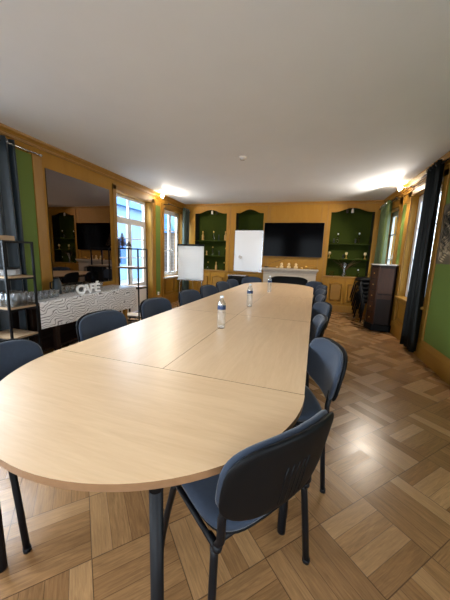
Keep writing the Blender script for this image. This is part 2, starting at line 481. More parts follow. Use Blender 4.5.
window('window_3', XR, -1, 4.52, 5.67, .74, 2.5, (1.4, 1.95), 'white casement window in the right wall behind the black curtain', .10, sill='wood')
window('window_4', XR, -1, 6.30, 7.20, .74, 2.45, (1.4, 1.95), 'white casement window in the far right corner', .10, sill='wood')

# wooden double rail moulding just under the right cornice
m = MB()
for z in (2.61, 2.645): m.box(XR - .02, XR, 4.3, YB, z, z + .018)
struct(m.build('trim_17', 'ochre_trim', bevel=.003))

# ------------------------------------------------------------------ built-in cabinets on the far wall
def arch_curve(a, b, zs, h, n=20):
    pts = []
    for i in range(n + 1):
        t = i / n; x = a + (b - a) * t
        e = (t - .12) / .76
        z = zs if e <= 0 or e >= 1 else zs + h * (.5 - .5 * math.cos(2 * PI * e)) ** .7
        pts.append((x, z))
    return pts
Z0, ZS, AH = .93, 2.53, .095
def raised_door(parent, x0, x1, z0, z1, y):
    d = MB().box(x0, x1, y - .022, y, z0, z1).build('door', 'ochre', parent, bevel=.004)
    a, b, c, e = x0 + .055, x1 - .055, z0 + .055, z1 - .075
    up = arch_curve(a, b, e - .035, .035, 14)
    poly = [(a, c), (b, c)] + up[::-1]
    cx, cz = (a + b) / 2, (c + e) / 2
    m = MB()
    big = [(cx + (p[0] - cx), cz + (p[1] - cz)) for p in poly]
    sm = [(cx + (p[0] - cx) * .84, cz + (p[1] - cz) * .84) for p in poly]
    ra = [(u, y - .0225, v) for u, v in big]; rb = [(u, y - .046, v) for u, v in [(cx + (p[0] - cx) * .95, cz + (p[1] - cz) * .95) for p in poly]]
    rc = [(u, y - .024, v) for u, v in [(cx + (p[0] - cx) * .9, cz + (p[1] - cz) * .9) for p in poly]]
    rd = [(u, y - .046, v) for u, v in sm]
    m.loop([ra, rb, rc, rd], True, True, 0, False)
    m.build('raised_panel', 'ochre_trim', d)
def niche_unit(label, xa, xb, oa, ob, doors, shelves):
    t = thing('built_in_bookcase', label, 'bookcase', ((xa + xb) / 2, YB, 0)); ox, oy = (xa + xb) / 2, YB
    L = lambda v: v - ox
    f = MB()
    F = lambda u, v, tt: (u, tt, v)
    f.box(L(xa), L(oa), 0, .03, 0, H - .005); f.box(L(ob), L(xb), 0, .03, 0, H - .005)
    c = arch_curve(L(oa), L(ob), ZS, AH)
    f.prism([(L(ob), H - .005), (L(oa), H - .005)] + c, F, 0, .03)
    f.box(L(oa), L(ob), 0, .03, 0, Z0 - .03)
    f.build('face_frame', 'ochre', t, bevel=.004)
    n = MB()
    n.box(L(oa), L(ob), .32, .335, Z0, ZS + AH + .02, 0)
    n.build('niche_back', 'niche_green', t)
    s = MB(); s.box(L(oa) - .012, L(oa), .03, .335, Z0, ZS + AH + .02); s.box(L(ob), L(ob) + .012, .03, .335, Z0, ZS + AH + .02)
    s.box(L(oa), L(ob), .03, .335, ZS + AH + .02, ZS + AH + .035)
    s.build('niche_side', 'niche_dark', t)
    MB().box(L(xa) + .005, L(xb) - .005, -.028, .33, Z0 - .03, Z0).build('ledge', 'ochre_trim', t, bevel=.008)
    MB().box(L(xa), L(xb), -.02, 0, 0, .17).build('plinth', 'ochre_trim', t, bevel=.005)
    for zz in shelves:
        MB().box(L(oa), L(ob), .06, .32, zz - .028, zz).build('shelf', 'niche_green', t, bevel=.003)
    for a, b in doors: raised_door(t, L(a), L(b), .24, .86, -.001)
    return t
niche_unit('ochre built-in bookcase with green arched niche, in the far left corner', -3.50, -2.122, -3.185, -2.225, ((-3.12, -2.68), (-2.66, -2.22)), (1.36, 1.79))
niche_unit('ochre built-in cupboard whose arched niche holds the whiteboard', -2.118, -1.082, -1.96, -1.19, ((-1.98, -1.6), (-1.58, -1.2)), ())
niche_unit('ochre built-in bookcase with green arched niche, beside the stacked chairs', .442, 1.66, .51, 1.505, ((.585, .985), (1.01, 1.44)), (1.39, 1.78))
# chimney breast panelling
struct(MB().box(-1.08, .44, YB + .004, YB + .03, 0, H - .005).build('trim_18', 'ochre'))
m = MB()
for x in (-1.02, .285): m.box(x - .008, x + .008, YB - .006, YB + .004, 1.1, H - .08)
m.box(.425, .445, YB - .012, YB + .004, 0, H - .06); m.box(-1.085, -1.065, YB - .012, YB + .004, 0, H - .06); m.box(-2.13, -2.11, YB - .012, YB + .004, .95, H - .06)
struct(m.build('trim_19', 'ochre_trim', bevel=.003))
struct(MB().box(1.66, XR, YB, YB + .03, 0, H).build('trim_20', 'ochre')); struct(MB().box(XL, -3.50, YB, YB + .03, 0, H).build('trim_21', 'ochre'))

# small niche spotlights (white and black heads) hanging under the arches
for (x, nm, mt, lb) in ((-2.70, 'spotlight', 'white_plastic', 'small white spotlight under the arch of the left niche'), (-2.56, 'spotlight', 'dark_fig', 'small black spotlight under the arch of the left niche'),
                        (1.01, 'spotlight', 'white_plastic', 'small white spotlight under the arch of the right niche'), (.89, 'spotlight', 'dark_fig', 'small black spotlight under the arch of the right niche')):
    t = thing(nm, lb, 'spotlight', (x, YB + .1, ZS + AH + .02))
    MB().lathe([(.012, 0), (.012, -.03)], (0, 0, 0), 8).build('stem', mt, t)
    MB().lathe([(.02, -.028), (.026, -.05), (.03, -.12), (.024, -.122)], (0, 0, 0), 12).build('head', mt, t)

# ------------------------------------------------------------------ niche contents
def vessel(name, prof, mat, label, cat, loc, group=None, seg=10, neck=None, capm=None):
    t = thing(name, label, cat, loc, 0, group)
    MB().lathe(prof, (0, 0, 0), seg).build('body', mat, t)
    if neck: MB().lathe(neck, (0, 0, 0), seg).build('stopper', capm, t)
    return t
BOT = [(.001, 0), (.034, .001), (.036, .01), (.036, .12), (.03, .15), (.013, .18), (.012, .23)]
CAPN = [(.013, .226), (.015, .23), (.015, .262), (.001, .264)]
def decanter(x, z, mat, label, s=1.0, capm='gold'):
    pr = [(r * s, h * s) for r, h in BOT]; nk = [(r * s, h * s) for r, h in CAPN]
    return vessel('bottle', pr, mat, label, 'bottle', (x, YB + .17, z + .001), 'bottles in the niches', 12, nk, capm)
def figurine(x, z, h, label, mat='dark_fig'):
    t = thing('figurine', label, 'figurine', (x, YB + .17, z + .001), 0, 'figurines in the niches')
    MB().lathe([(.001, 0), (.03, .001), (.03, .012), (.012, .02)], (0, 0, 0), 10).build('base', mat, t)
    MB().lathe([(.012, .018), (.022, h * .4), (.014, h * .68), (.022, h * .82), (.014, h * .97), (.001, h)], (0, 0, 0), 10).build('body', mat, t)
S1, S2, S0 = 1.79, 1.36, Z0
decanter(-3.00, S1, 'amber', 'amber bottle at the left end of the left niche, top shelf'); decanter(-2.66, S1, 'spirit', 'pale bottle at the middle of the left niche, top shelf'); decanter(-2.30, S1, 'amber', 'amber bottle at the right end of the left niche, top shelf')
figurine(-2.50, S1, .17, 'dark figurine on the top shelf of the left niche')
decanter(-2.68, S2, 'spirit', 'pale bottle in the middle of the left niche, second shelf', .95); figurine(-2.87, S2, .13, 'amber figurine left on the second shelf of the left niche', 'amber')
figurine(-2.48, S2, .13, 'dark figurine right of the pale bottle, second shelf of the left niche'); decanter(-2.28, S2, 'spirit', 'pale bottle at the right end of the left niche, second shelf', .85)
decanter(-2.82, S0, 'spirit', 'pale bottle left on the bottom of the left niche', .9); decanter(-2.56, S0, 'amber', 'amber bottle in the middle of the left niche bottom', .9); decanter(-2.31, S0, 'spirit', 'pale bottle at the right of the left niche bottom', .9)
decanter(.735, 1.78, 'spirit', 'pale bottle left on the top shelf of the right niche', .95, 'cap'); decanter(1.235, 1.78, 'spirit', 'pale bottle right on the top shelf of the right niche', 1.0, 'cap')
figurine(.645, 1.78, .12, 'dark figurine left on the top shelf of the right niche'); figurine(1.16, 1.78, .12, 'dark figurine right on the top shelf of the right niche')
def goblet(x, label):
    t = thing('candle_holder', label, 'candle holder', (x, YB + .17, 1.391), 0, 'candle holders on the right niche second shelf')
    MB().lathe([(.001, 0), (.032, .001), (.03, .012), (.01, .02), (.009, .085), (.024, .1)], (0, 0, 0), 12).build('stand', 'gold', t)
    MB().lathe([(.024, .098), (.032, .12), (.03, .165), (.001, .17)], (0, 0, 0), 12).build('candle', 'cream', t)
goblet(.57, 'cream candle holder at the left of the right niche, second shelf'); goblet(.98, 'cream candle holder in the middle of the right niche, second shelf'); goblet(1.42, 'cream candle holder at the right of the right niche, second shelf')
figurine(.91, 1.39, .11, 'dark figurine on the second shelf of the right niche')
# glass vase with twigs
t = thing('vase', 'flared clear glass vase holding dry twigs in the right niche', 'vase', (.97, YB + .16, Z0 + .001))
MB().lathe([(.001, 0), (.075, .001), (.07, .03), (.028, .12), (.04, .2), (.085, .36), (.080, .36), (.034, .2), (.02, .12), (.055, .035), (.001, .03)], (0, 0, 0), 16).build('body', 'bottle', t)
m = MB()
for a, l, dx in ((.3, .5, .32), (.9, .48, .25), (2.6, .46, -.22), (2.0, .5, -.12), (.1, .42, .38), (3.0, .40, -.3)):
    m.tube([(0, 0, .12), (dx * .35, math.sin(a) * .02, .3), (dx * .75, math.sin(a) * .04, l * .9), (dx, math.sin(a) * .06, l)], .006, 5, r2=.002)
    for q in range(4):
        f = .4 + .15 * q; m.tube([(dx * f, 0, .12 + (l - .12) * f), (dx * f + .05, -.02, .16 + (l - .12) * f)], .003, 4, r2=.001)
m.build('twig', 'twig', t)
t = thing('glass_box', 'small square glass tumbler at the left of the right niche bottom', 'tumbler', (.66, YB + .15, Z0 + .001))
m = MB(); m.box(-.055, .055, -.05, .05, 0, .01); m.box(-.055, -.05, -.05, .05, .01, .12); m.box(.05, .055, -.05, .05, .01, .12); m.box(-.05, .05, -.05, -.045, .01, .12); m.box(-.05, .05, .045, .05, .01, .12)
m.build('body', 'glass', t)
decanter(1.30, Z0, 'spirit', 'pale bottle right of the twig vase in the right niche', .75, 'cap')

# whiteboard standing in the middle niche
t = thing('whiteboard', 'white magnetic board standing in the middle niche', 'whiteboard', (-1.56, YB - .03, .955))
MB().box(-.40, .385, .0, .018, .0, 1.105).build('panel', 'whiteboard', t, bevel=.003)
m = MB()
for a in ((-.405, .39, -.004, .02, -.012, .004), (-.405, .39, -.004, .02, 1.10, 1.115), (-.408, -.396, -.004, .02, -.012, 1.115), (.381, .393, -.004, .02, -.012, 1.115)): m.box(*a)
m.build('frame', 'chrome', t)
MB().box(.345, .365, -.008, -.0, .03, .05).build('magnet', 'dark_fig', t)
# soft eraser
tag(MB().box(-.06, .04, -.03, 0, -.02, .05).build('board_eraser', 'marble', loc=(-1.78, YB - .032, 1.32), bevel=.012), 'grey cloth eraser stuck on the white board', 'eraser').rotation_euler = (0, .5, 0)

# ------------------------------------------------------------------ fireplace, television
t = thing('fireplace', 'pale stone fireplace mantel below the television', 'fireplace', (-.41, YB, 0))
m = MB(); m.box(-.73, .73, -.24, .0, 1.045, 1.085); m.box(-.71, .71, -.22, 0, 1.02, 1.045); m.box(-.69, .69, -.19, 0, .985, 1.02)
m.build('mantel_shelf', 'stone', t, bevel=.006)
fr = MB(); c = arch_curve(-.49, .49, .80, .06, 18)
c = [(-.49, .79)] + [(-.49 + .98 * i / 16, .80 + .075 * (1 - abs(2 * i / 16 - 1) ** 5)) for i in range(17)] + [(.49, .79)]
fr.prism([(.68, .985), (-.68, .985), (-.68, .79)] + c + [(.68, .79)], lambda u, v, tt: (u, tt, v), -.16, 0)
fr.box(-.69, .69, -.175, 0, .93, .95)
fr.build('frieze', 'stone', t, bevel=.005)
for s in (-1, 1):
    j = MB(); j.box(min(s * .49, s * .68), max(s * .49, s * .68), -.16, 0, 0, .79); j.box(min(s * .52, s * .65), max(s * .52, s * .65), -.172, -.16, .1, .72); j.box(min(s * .48, s * .69), max(s * .48, s * .69), -.18, 0, 0, .09)
    j.build('jamb', 'stone', t, bevel=.006)
m = MB(); m.box(-.49, .49, -.012, 0, 0, .885)
m.build('firebox', 'soot', t)
t = thing('television', 'large black wall-mounted flat television above the fireplace', 'television', (-.385, YB - .045, 1.83))
MB().box(-.758, .758, -.03, .02, -.436, .436).build('casing', 'tv_bezel', t, bevel=.006)
MB().box(-.748, .748, -.0325, -.0295, -.426, .428).build('screen', 'screen', t)
MB().box(-.2, .2, .02, .048, -.15, .15).build('bracket', 'black_metal', t)
MB().tube([(-.1, .03, -.43), (-.14, .03, -.48), (-.32, .03, -.55), (-.55, .03, -.63), (-.62, .02, -.74)], .004, 6).build('cable', 'dark_fig', t)

# candles and gilt pieces on the mantel
def mantel_item(x, kind, label, s=1.0):
    t = thing('candle_holder' if kind != 'tea' else 'tealight', label, 'candle holder' if kind != 'tea' else 'tealight', (x, YB - .12, 1.0855), 0, 'candles on the mantelpiece')
    if kind == 'tea':
        MB().lathe([(.001, 0), (.026, .001), (.028, .03), (.001, .03)], (0, 0, 0), 12).build('cup', 'gold', t); MB().lathe([(.022, .029), (.022, .04), (.001, .041)], (0, 0, 0), 10).build('wax', 'cream', t)
    else:
        MB().lathe([(.001, 0), (.045, .001), (.05, .03), (.045, .06), (.02, .07)], (0, 0, 0), 14).build('holder', 'cream', t)
        MB().ball((0, 0, .105), .036, 12, .036).build('globe', 'cream', t); MB().lathe([(.014, .136), (.014, .15), (.001, .152)], (0, 0, 0), 8).build('wick_cup', 'gold', t)
mantel_item(-.62, 'globe', 'cream globe candle holder, leftmost of three on the mantel'); mantel_item(-.43, 'globe', 'cream globe candle holder, middle of three on the mantel'); mantel_item(-.25, 'globe', 'cream globe candle holder, rightmost of three on the mantel')
mantel_item(-.74, 'tea', 'small tealight left of the globes on the mantel'); mantel_item(-.10, 'tea', 'small tealight right of the globes on the mantel')
t = thing('gilt_leaf_dish', 'gilt leaf-shaped dish at the right end of the mantel', 'dish', (.11, YB - .12, 1.0855))
MB().grid(lambda u, v: ((u - .5) * .28, (v - .5) * .12 * (1 - (2 * u - 1) ** 2 * .8), .012 + .05 * abs(v - .5) + .03 * u), 10, 6).build('leaf', 'gold', t, solid=.006)
MB().ball((-.1, 0, .055), .032, 10).build('bud', 'gold', t); MB().lathe([(.001, 0), (.04, .0005), (.03, .012), (.02, .016)], (0, 0, 0), 10).build('foot', 'gold', t)
t = thing('bowl', 'small dark bowl at the left end of the mantel', 'bowl', (-1.03, YB - .12, 1.0855))
MB().lathe([(.001, 0), (.035, .001), (.07, .028), (.066, .028), (.03, .006), (.001, .005)], (0, 0, 0), 16).build('body', 'dark_fig', t)

# black appliance box under the whiteboard
t = thing('mini_fridge', 'small black box cabinet standing below the whiteboard', 'cabinet', (-1.76, YB - .26, 0))
MB().box(-.24, .24, -.2, .2, .03, .835).build('body', 'black_metal', t, bevel=.008)
MB().box(-.235, .235, -.235, -.202, .05, .80).build('door', 'shell', t, bevel=.006)
MB().box(-.245, .245, -.235, .205, .835, .86).build('top', 'chrome', t, bevel=.005)
m = MB()
for sx in (-.2, .2):
    for sy in (-.16, .16): m.lathe([(.015, 0), (.015, .03)], (sx, sy, 0), 8)
m.build('foot', 'shell', t)

# ------------------------------------------------------------------ meeting table
TC = Vector((-.7246, 1.2686, 0)); TR = -.0319; W = .769; PL = 1.538; TH = .74
cR, sR = math.cos(TR), math.sin(TR)
def TP(u, v, z=0): return (TC.x + cR * u - sR * v, TC.y + sR * u + cR * v, z)
SLAT = .026
def table_leg(mb, u, v): mb.lathe([(.0, 0), (.020, .001), (.0205, .01), (.0205, TH - SLAT)], (u, v, 0), 16)
def half_round(v0, s, label, stretch=1.0):
    t = thing('meeting_table', label, 'table', TP(0, v0), TR, 'meeting table modules')
    poly = [(-W, 0)] + [(-W * math.cos(PI * k / 48), s * W * stretch * math.sin(PI * k / 48)) for k in range(1, 48)] + [(W, 0)]
    if s < 0: poly = poly
    poly = [(u, v + s * .002) for u, v in poly]
    m = MB(); m.prism(poly, lambda u, v, z: (u, v, z), TH - SLAT, TH)
    for f in m.bm.faces: f.material_index = 0 if f.normal.z > .5 else 1
    o = m.build('tabletop', ['beech_cross', 'beech_edge'], t)
    for f in o.data.polygons: f.material_index = 0 if abs(f.normal.z) > .5 else 1
    for u, v in ((.385, .665), (-.42, .63), (W - .055, .045), (-W + .055, .045)):
        q = MB(); table_leg(q, u, s * v * (stretch if v > .1 else 1)); q.build('leg', 'black_metal', t)
    q = MB(); q.box(-W + .1, W - .1, s * .045 - .012, s * .045 + .012, TH - SLAT - .045, TH - SLAT); q.box(-.38, .38, s * .62 * stretch - .012, s * .62 * stretch + .012, TH - SLAT - .045, TH - SLAT)
    q.build('apron', 'black_metal', t)
    return t
half_round(0, -1, 'half-round beech end table of the long meeting table, nearest the camera')
half_round(PL * 3 + .1, 1, 'half-round end table of the long meeting table, by the fireplace')
tab = None
names = [('left', -1), ('right', 1)]
ordn = ['first', 'middle', 'last']
for k in range(3):
    for sd, s in names:
        lb = '%s rectangular beech table module from the near end, in the %s row' % (ordn[k], sd)
        v0 = PL * k + (.1 if k == 2 else 0)
        ln = PL + (.1 if k == 1 else 0)
        if k in (0, 1) or tab is None:
            t = thing('meeting_table', lb, 'table', TP(s * W / 2, v0), TR, 'meeting table modules')
            m = MB(); m.box(-W / 2 + .0018, W / 2 - .0018, .002, ln - .002, TH - SLAT, TH); o = m.build('tabletop', ['beech', 'beech_edge'], t)
            for f in o.data.polygons: f.material_index = 0 if abs(f.normal.z) > .5 else 1
            for u in (-W / 2 + .055, W / 2 - .055):
                for v in (.045, ln - .045):
                    q = MB(); table_leg(q, u, v); q.build('leg', 'black_metal', t)
            q = MB()
            for v in (.045, ln - .045): q.box(-W / 2 + .09, W / 2 - .09, v - .012, v + .012, TH - SLAT - .045, TH - SLAT)
            for u in (-W / 2 + .055, W / 2 - .055): q.box(u - .012, u + .012, .09, ln - .09, TH - SLAT - .045, TH - SLAT)
            q.build('apron', 'black_metal', t)
            if k == 0: tab = t
        else:
            dup(tab, TP(s * W / 2, v0), TR, lb)

# ------------------------------------------------------------------ chairs
def pad(mb, hw, hh, th, fn, n=4.0, seg=40, mi=0, crown=.35):
    """rounded slab: superellipse outline (u,v), thickness th, mapped by fn(u,v,h)"""
    rings = []
    def ring(sc_, h):
        r = []
        for k in range(seg):
            a = 2 * PI * k / seg; c, s = math.cos(a), math.sin(a)
            u = hw * math.copysign(abs(c) ** (2 / n), c); v = hh * math.copysign(abs(s) ** (2 / n), s)
            r.append(fn(u * sc_, v * sc_, h))
        return r
    inset = .5 * th / min(hw, hh)
    for sc_, h in ((.05, -.5), (.45, -.5), (.8, -.5), (1 - inset, -.5), (1 - inset * .35, -.36), (1, -.05), (1, .1), (1 - inset * .3, .36), (1 - inset, .5), (.8, .5 + crown * .12), (.45, .5 + crown * .2), (.05, .5 + crown * .22)):
        rings.append(ring(sc_, h * th))
    mb.loop(rings, True, True, mi)
    return mb
def back_map(u, v, h):
    z = .685 + v
    y = -.235 - (z - .50) * .20 + .80 * u * u + h
    return (u, y, z)
def make_chair(label):
    t = thing('conference_chair', label, 'chair', (0, 0, 0), 0, 'chairs around the meeting table')
    s = MB(); pad(s, .235, .215, .045, lambda u, v, h: (u, v + .01, .452 + h - .9 * max(0, v - .12) ** 2 - .12 * u * u), 3.6); s.build('seat', 'fabric', t)
    s = MB(); pad(s, .225, .205, .022, lambda u, v, h: (u, v + .01, .420 + h - .9 * max(0, v - .12) ** 2), 3.6); s.build('seat_shell', 'shell', t)
    s = MB(); pad(s, .258, .152, .034, lambda u, v, h: back_map(u, v, h + .012), 3.4); s.build('backrest', 'fabric', t)
    s = MB(); pad(s, .263, .157, .022, lambda u, v, h: back_map(u, v, -h - .014), 3.4)
    for k in range(5):
        u = -.052 + .026 * k
        s.loop([[back_map(u + a, v, -.030 + b) for a, b in ((-.004, .012), (.004, .012), (.0025, .002), (-.0025, .002))] for v in (-.12, -.08, -.02, .04)], True, True)
    s.build('back_shell', 'shell', t)
    for sx in (-1, 1):
        q = MB(); q.tube([(sx * .265, .235, 0), (sx * .25, .19, .22), (sx * .236, .15, .38), (sx * .232, .13, .41)], .0145, 8); q.lathe([(.017, 0), (.017, .02)], (sx * .265, .235, 0), 8); q.build('leg', 'black_metal', t)
        q = MB(); q.tube([(sx * .265, -.195, 0), (sx * .249, -.183, .2), (sx * .236, -.17, .38), (sx * .232, -.16, .41)], .0145, 8); q.lathe([(.017, 0), (.017, .02)], (sx * .265, -.195, 0), 8); q.build('leg', 'black_metal', t)
        q = MB(); q.tube([(sx * .225, -.12, .405), (sx * .228, -.17, .41), (sx * .226, -.19, .45), (sx * .222, -.188, .53), (sx * .21, -.206, .62)], .015, 8)
        q.ball((sx * .230, -.178, .415), .018, 10); q.build('back_upright', 'black_metal', t)
    q = MB(); q.tube([(-.232, .17, .41), (.232, .17, .41)], .011, 8); q.tube([(-.232, -.16, .41), (.232, -.16, .41)], .011, 8)
    for sx in (-1, 1): q.tube([(sx * .232, .165, .41), (sx * .232, -.165, .41)], .0115, 8)
    q.build('seat_frame', 'black_metal', t)
    return t
def face(deg): return math.radians(deg) - PI / 2      # heading in degrees (0 = +x)
O = ['first', 'second', 'third', 'fourth', 'fifth', 'sixth', 'seventh', 'eighth']
chair = make_chair('nearest blue conference chair, its black slotted back turned to the camera')
chair.location = (-.208, 1.010, 0); chair.rotation_euler = (0, 0, face(142))
def edge_x(y, s): return TC.x + s * W + .0319 * (y - TC.y)
lefts = [1.00, 1.90, 2.74, 3.64, 4.40, 5.18, 5.85]
for i, y in enumerate(lefts):
    lb = 'blue chair on the mirror side of the table, %s' % ('nearest the camera' if i == 0 else ('%s from the camera' % O[i]) if i < 6 else 'farthest from the camera')
    x = edge_x(y, -1) + .13
    dx = -.06 if i else -.02
    if i == 0: x, dx = -1.31, 0
    dup(chair, (x + dx - .06, y, 0), face((1, -7, -10, -12, -13, -11, -12)[i]), lb)
rights = [(-.06, 1.72, 197), (-.09, 2.62, 182), (.0, 3.40, 197), (.0, 4.2, 186), (.06, 5.0, 194), (.11, 5.75, 196)]
for i, (x, y, hd) in enumerate(rights):
    lb = 'blue chair on the open-floor side, %s beyond the slotted-back chair' % (('next', 'second', 'third', 'fourth', 'fifth', 'sixth')[i])
    dup(chair, (x, y, 0), face(hd), lb)
dup(chair, (-1.28, 6.66, 0), face(-80), 'left one of two blue chairs at the fireplace end of the table')
dup(chair, (.05, 6.42, 0), face(-138), 'right one of two blue chairs at the fireplace end of the table')

# ------------------------------------------------------------------ water bottles
def water_bottle(x, y, label, first=None):
    if first: return dup(first, (x, y, TH), .6, label)
    t = thing('water_bottle', label, 'bottle', (x, y, TH), 0, 'water bottles on the meeting table')
    prof = [(.001, .001), (.032, .001), (.036, .008)]
    for k in range(7): prof += [(.0365, .02 + k * .02), (.0335, .03 + k * .02)]
    prof += [(.0365, .165), (.0365, .205), (.034, .225), (.02, .255), (.0125, .268), (.0125, .28)]
    MB().lathe(prof, (0, 0, 0), 20).build('body', 'bottle', t)
    MB().lathe([(.0372, .172), (.0372, .203)], (0, 0, 0), 20, caps=False).build('paper_label', 'label_blue', t)
    MB().lathe([(.0145, .272), (.015, .274), (.015, .291), (.001, .292)], (0, 0, 0), 14).build('cap', 'cap', t)
    return t
wb = water_bottle(-.678, 2.21, 'clear water bottle with blue band, nearest of the three on the table')
water_bottle(-.652, 3.33, 'clear water bottle with blue band, middle one of the three on the table', wb)
water_bottle(-.612, 4.95, 'clear water bottle with blue band, farthest one on the table', wb)

# ------------------------------------------------------------------ left side: curtain, mirror, bar table, racks
def curtain(name, mat, label, x, s, y0, y1, z0, z1, folds, amp=.045, spread=1.0, rod=None, flare=0, loc_top=None, ringmat='chrome'):
    """pleated hanging; spread = width ratio at the bottom"""
    cx, cy = x, (y0 + y1) / 2
    t = thing(name, label, 'curtain', (cx, cy, z0))
    hw = (y1 - y0) / 2
    def fn(u, v):
        ph = 2 * PI * folds * u
        w = hw * (spread + (1 - spread) * v)
        yy = (2 * u - 1) * w + math.sin(ph * 2) * .008
        a = amp * (1 + .25 * (1 - v)) * (1 + .2 * math.sin(7 * u + 2 * (1 - v)))
        return (s * a * math.sin(ph + .5 * math.sin(3 * v + u * 5)) + flare * (1 - v) * s, yy, v * (z1 - z0))
    MB().grid(fn, folds * 16, 14).build('drape', mat, t, solid=.004)
    m = MB()
    for k in range(folds):
        yy = (2 * (k + .25) / folds - 1) * hw
        m.tube([(s * amp * .9 + .024 * math.cos(a), yy + .0, z1 - z0 - .055 + .024 * math.sin(a)) for a in [2 * PI * q / 12 for q in range(12)]], .005, 6, True)
    m.build('eyelet', ringmat, t)
    return t
def rod(label, x, s, y0, y1, z, mat, wallx):
    t = thing('curtain_rod', label, 'curtain rod', (x, (y0 + y1) / 2, z))
    h = (y1 - y0) / 2
    MB().tube([(0, -h, 0), (0, h, 0)], .011, 10).build('pole', mat, t)
    for q in (-1, 1):
        MB().lathe([(.013, 0), (.017, .004), (.017, .03), (.001, .034)], (0, 0, 0), 12).build('finial', mat, t, loc=(0, q * h, 0)).rotation_euler = (-q * PI / 2, 0, 0)
        m = MB(); m.tube([(0, q * h * .9, 0), (wallx - x, q * h * .9, 0)], .008, 8); m.build('bracket', mat, t)
XC = XL + .06
rod('steel curtain rod above the teal curtain on the left wall', XC, 1, .5, 2.93, 2.60, 'chrome', XL)
curtain('curtain', 'teal_satin', 'dark teal satin curtain hanging on the left wall', XC + .0, 1, 2.02, 2.60, .03, 2.655, 4, .036, 1.12)
rod('dark curtain rod above the black curtain on the right wall', XR - .08, -1, 4.2, 5.75, 2.675, 'black_metal', XR)
curtain('curtain', 'black_satin', 'long black satin curtain in front of the right-hand window', XR - .08, -1, 4.46, 4.86, .06, 2.73, 4, .045, 1.22, ringmat='black_metal')
rod('dark curtain rod over the corner window on the right', XR - .13, -1, 6.15, 7.35, 2.57, 'black_metal', XR)
curtain('curtain', 'green_satin', 'green satin curtain hanging in the far right corner', XR - .12, -1, 6.55, 7.20, .04, 2.62, 4, .05, 1.05)
rod('dark curtain rod over the left corner window', XL + .2, 1, 6.2, 7.42, 2.57, 'black_metal', XL)
curtain('curtain', 'dark_green_satin', 'dark green curtain hanging in the far left corner', XL + .2, 1, 7.0, 7.36, .04, 2.62, 3, .05, 1.0)

# mirror
t = thing('wall_mirror', 'large frameless smoked mirror on the left wall above the bar table', 'mirror', (XL, 3.675, .82))
MB().box(.004, .012, -.63, .63, 0, 1.657).build('glass', 'mirror', t, bevel=.002)
MB().box(.0, .004, -.632, .632, -.002, 1.659).build('backing', 'dark_fig', t)

# bar table under a wave-patterned cover
BX0, BX1, BY0, BY1, BZ = XL + .03, -3.0, 2.38, 4.28, .745
t = thing('bar_table', 'long wooden bar table standing against the mirror wall', 'table', ((BX0 + BX1) / 2, (BY0 + BY1) / 2, 0))
hx, hy = (BX1 - BX0) / 2, (BY1 - BY0) / 2
MB().box(-hx + .01, hx - .012, -hy + .012, hy - .012, BZ - .04, BZ - .004).build('tabletop', 'dark_wood', t, bevel=.003)
for sx in (-1, 1):
    for sy in (-1, 1):
        q = MB(); q.box(sx * (hx - .06) - .03, sx * (hx - .06) + .03, sy * (hy - .25) - .03, sy * (hy - .25) + .03, 0, BZ - .04); q.build('leg', 'ochre_trim' if sy > 0 else 'dark_wood', t, bevel=.004)
q = MB(); q.box(-hx + .03, hx - .04, -hy + .1, hy - .1, BZ - .12, BZ - .04); q.build('apron', 'dark_wood', t)
MB().box(-hx + .002, -hx + .02, -hy + .02, hy - .02, .0, BZ - .04).build('back_panel', 'dark_wood', t)
MB().box(-hx + .02, hx - .08, -hy + .05, hy - .30, .10, .125).build('lower_shelf', 'dark_wood', t)
t = thing('wave_cover', 'grey wave-patterned cover over the bar table, hanging down its front', 'table cover', (BX1, (BY0 + BY1) / 2, BZ))
def cov(u, v):
    yy = (u - .5) * (BY1 - BY0)
    L1 = BX1 - BX0; drop = .325 + .06 * u
    d = v * (L1 + drop)
    if d < L1 - .012: return (-L1 + d, yy, 0)
    if d < L1 + .012:
        a = (d - L1 + .012) / .024 * PI / 2; return (-.012 + .014 * math.sin(a), yy, -.012 + .012 * math.cos(a))
    return (.002 + .003 * math.sin(yy * 9), yy, -(d - L1))
MB().grid(cov, 40, 120).build('cover', 'wave', t, solid=.003)
q = MB(); q.grid(lambda u, v: (-(BX1 - BX0) * u, (BY1 - BY0) / 2 + .001, -.385 * v), 6, 10); q.build('end_flap', 'wave', t, solid=.003)

# letters
cu = bpy.data.curves.new('letters', 'FONT')
def letter(ch, y, first=False):
    c = bpy.data.curves.new('glyph', 'FONT'); c.body = ch; c.size = .175; c.extrude = .018; c.offset = .0035; c.bevel_depth = .0015
    c.align_x = 'CENTER'
    tmp = bpy.data.objects.new('tmp', c); COL.objects.link(tmp)
    bpy.context.view_layer.update()
    me = bpy.data.meshes.new_from_object(tmp.evaluated_get(bpy.context.evaluated_depsgraph_get()))
    bpy.data.objects.remove(tmp)
    zmin = min(v.co.y for v in me.vertices)
    for v in me.vertices: v.co.y -= zmin
    me.materials.clear(); me.materials.append(M['white_plastic'])
    o = bpy.data.objects.new('letter', me); COL.objects.link(o)
    o.rotation_euler = (PI / 2, 0, PI / 2 - .42); o.location = (-3.12 - .012 * (y - 2.9), y, BZ + .0025)
    return o
for ch, y in zip('CAFÉ', (3.12, 3.235, 3.345, 3.45)):
    tag(letter(ch, y), 'white standing letter %s of the word on the bar table' % ch, 'letter', 'white letters spelling CAFÉ on the bar table')
bpy.data.curves.remove(cu)

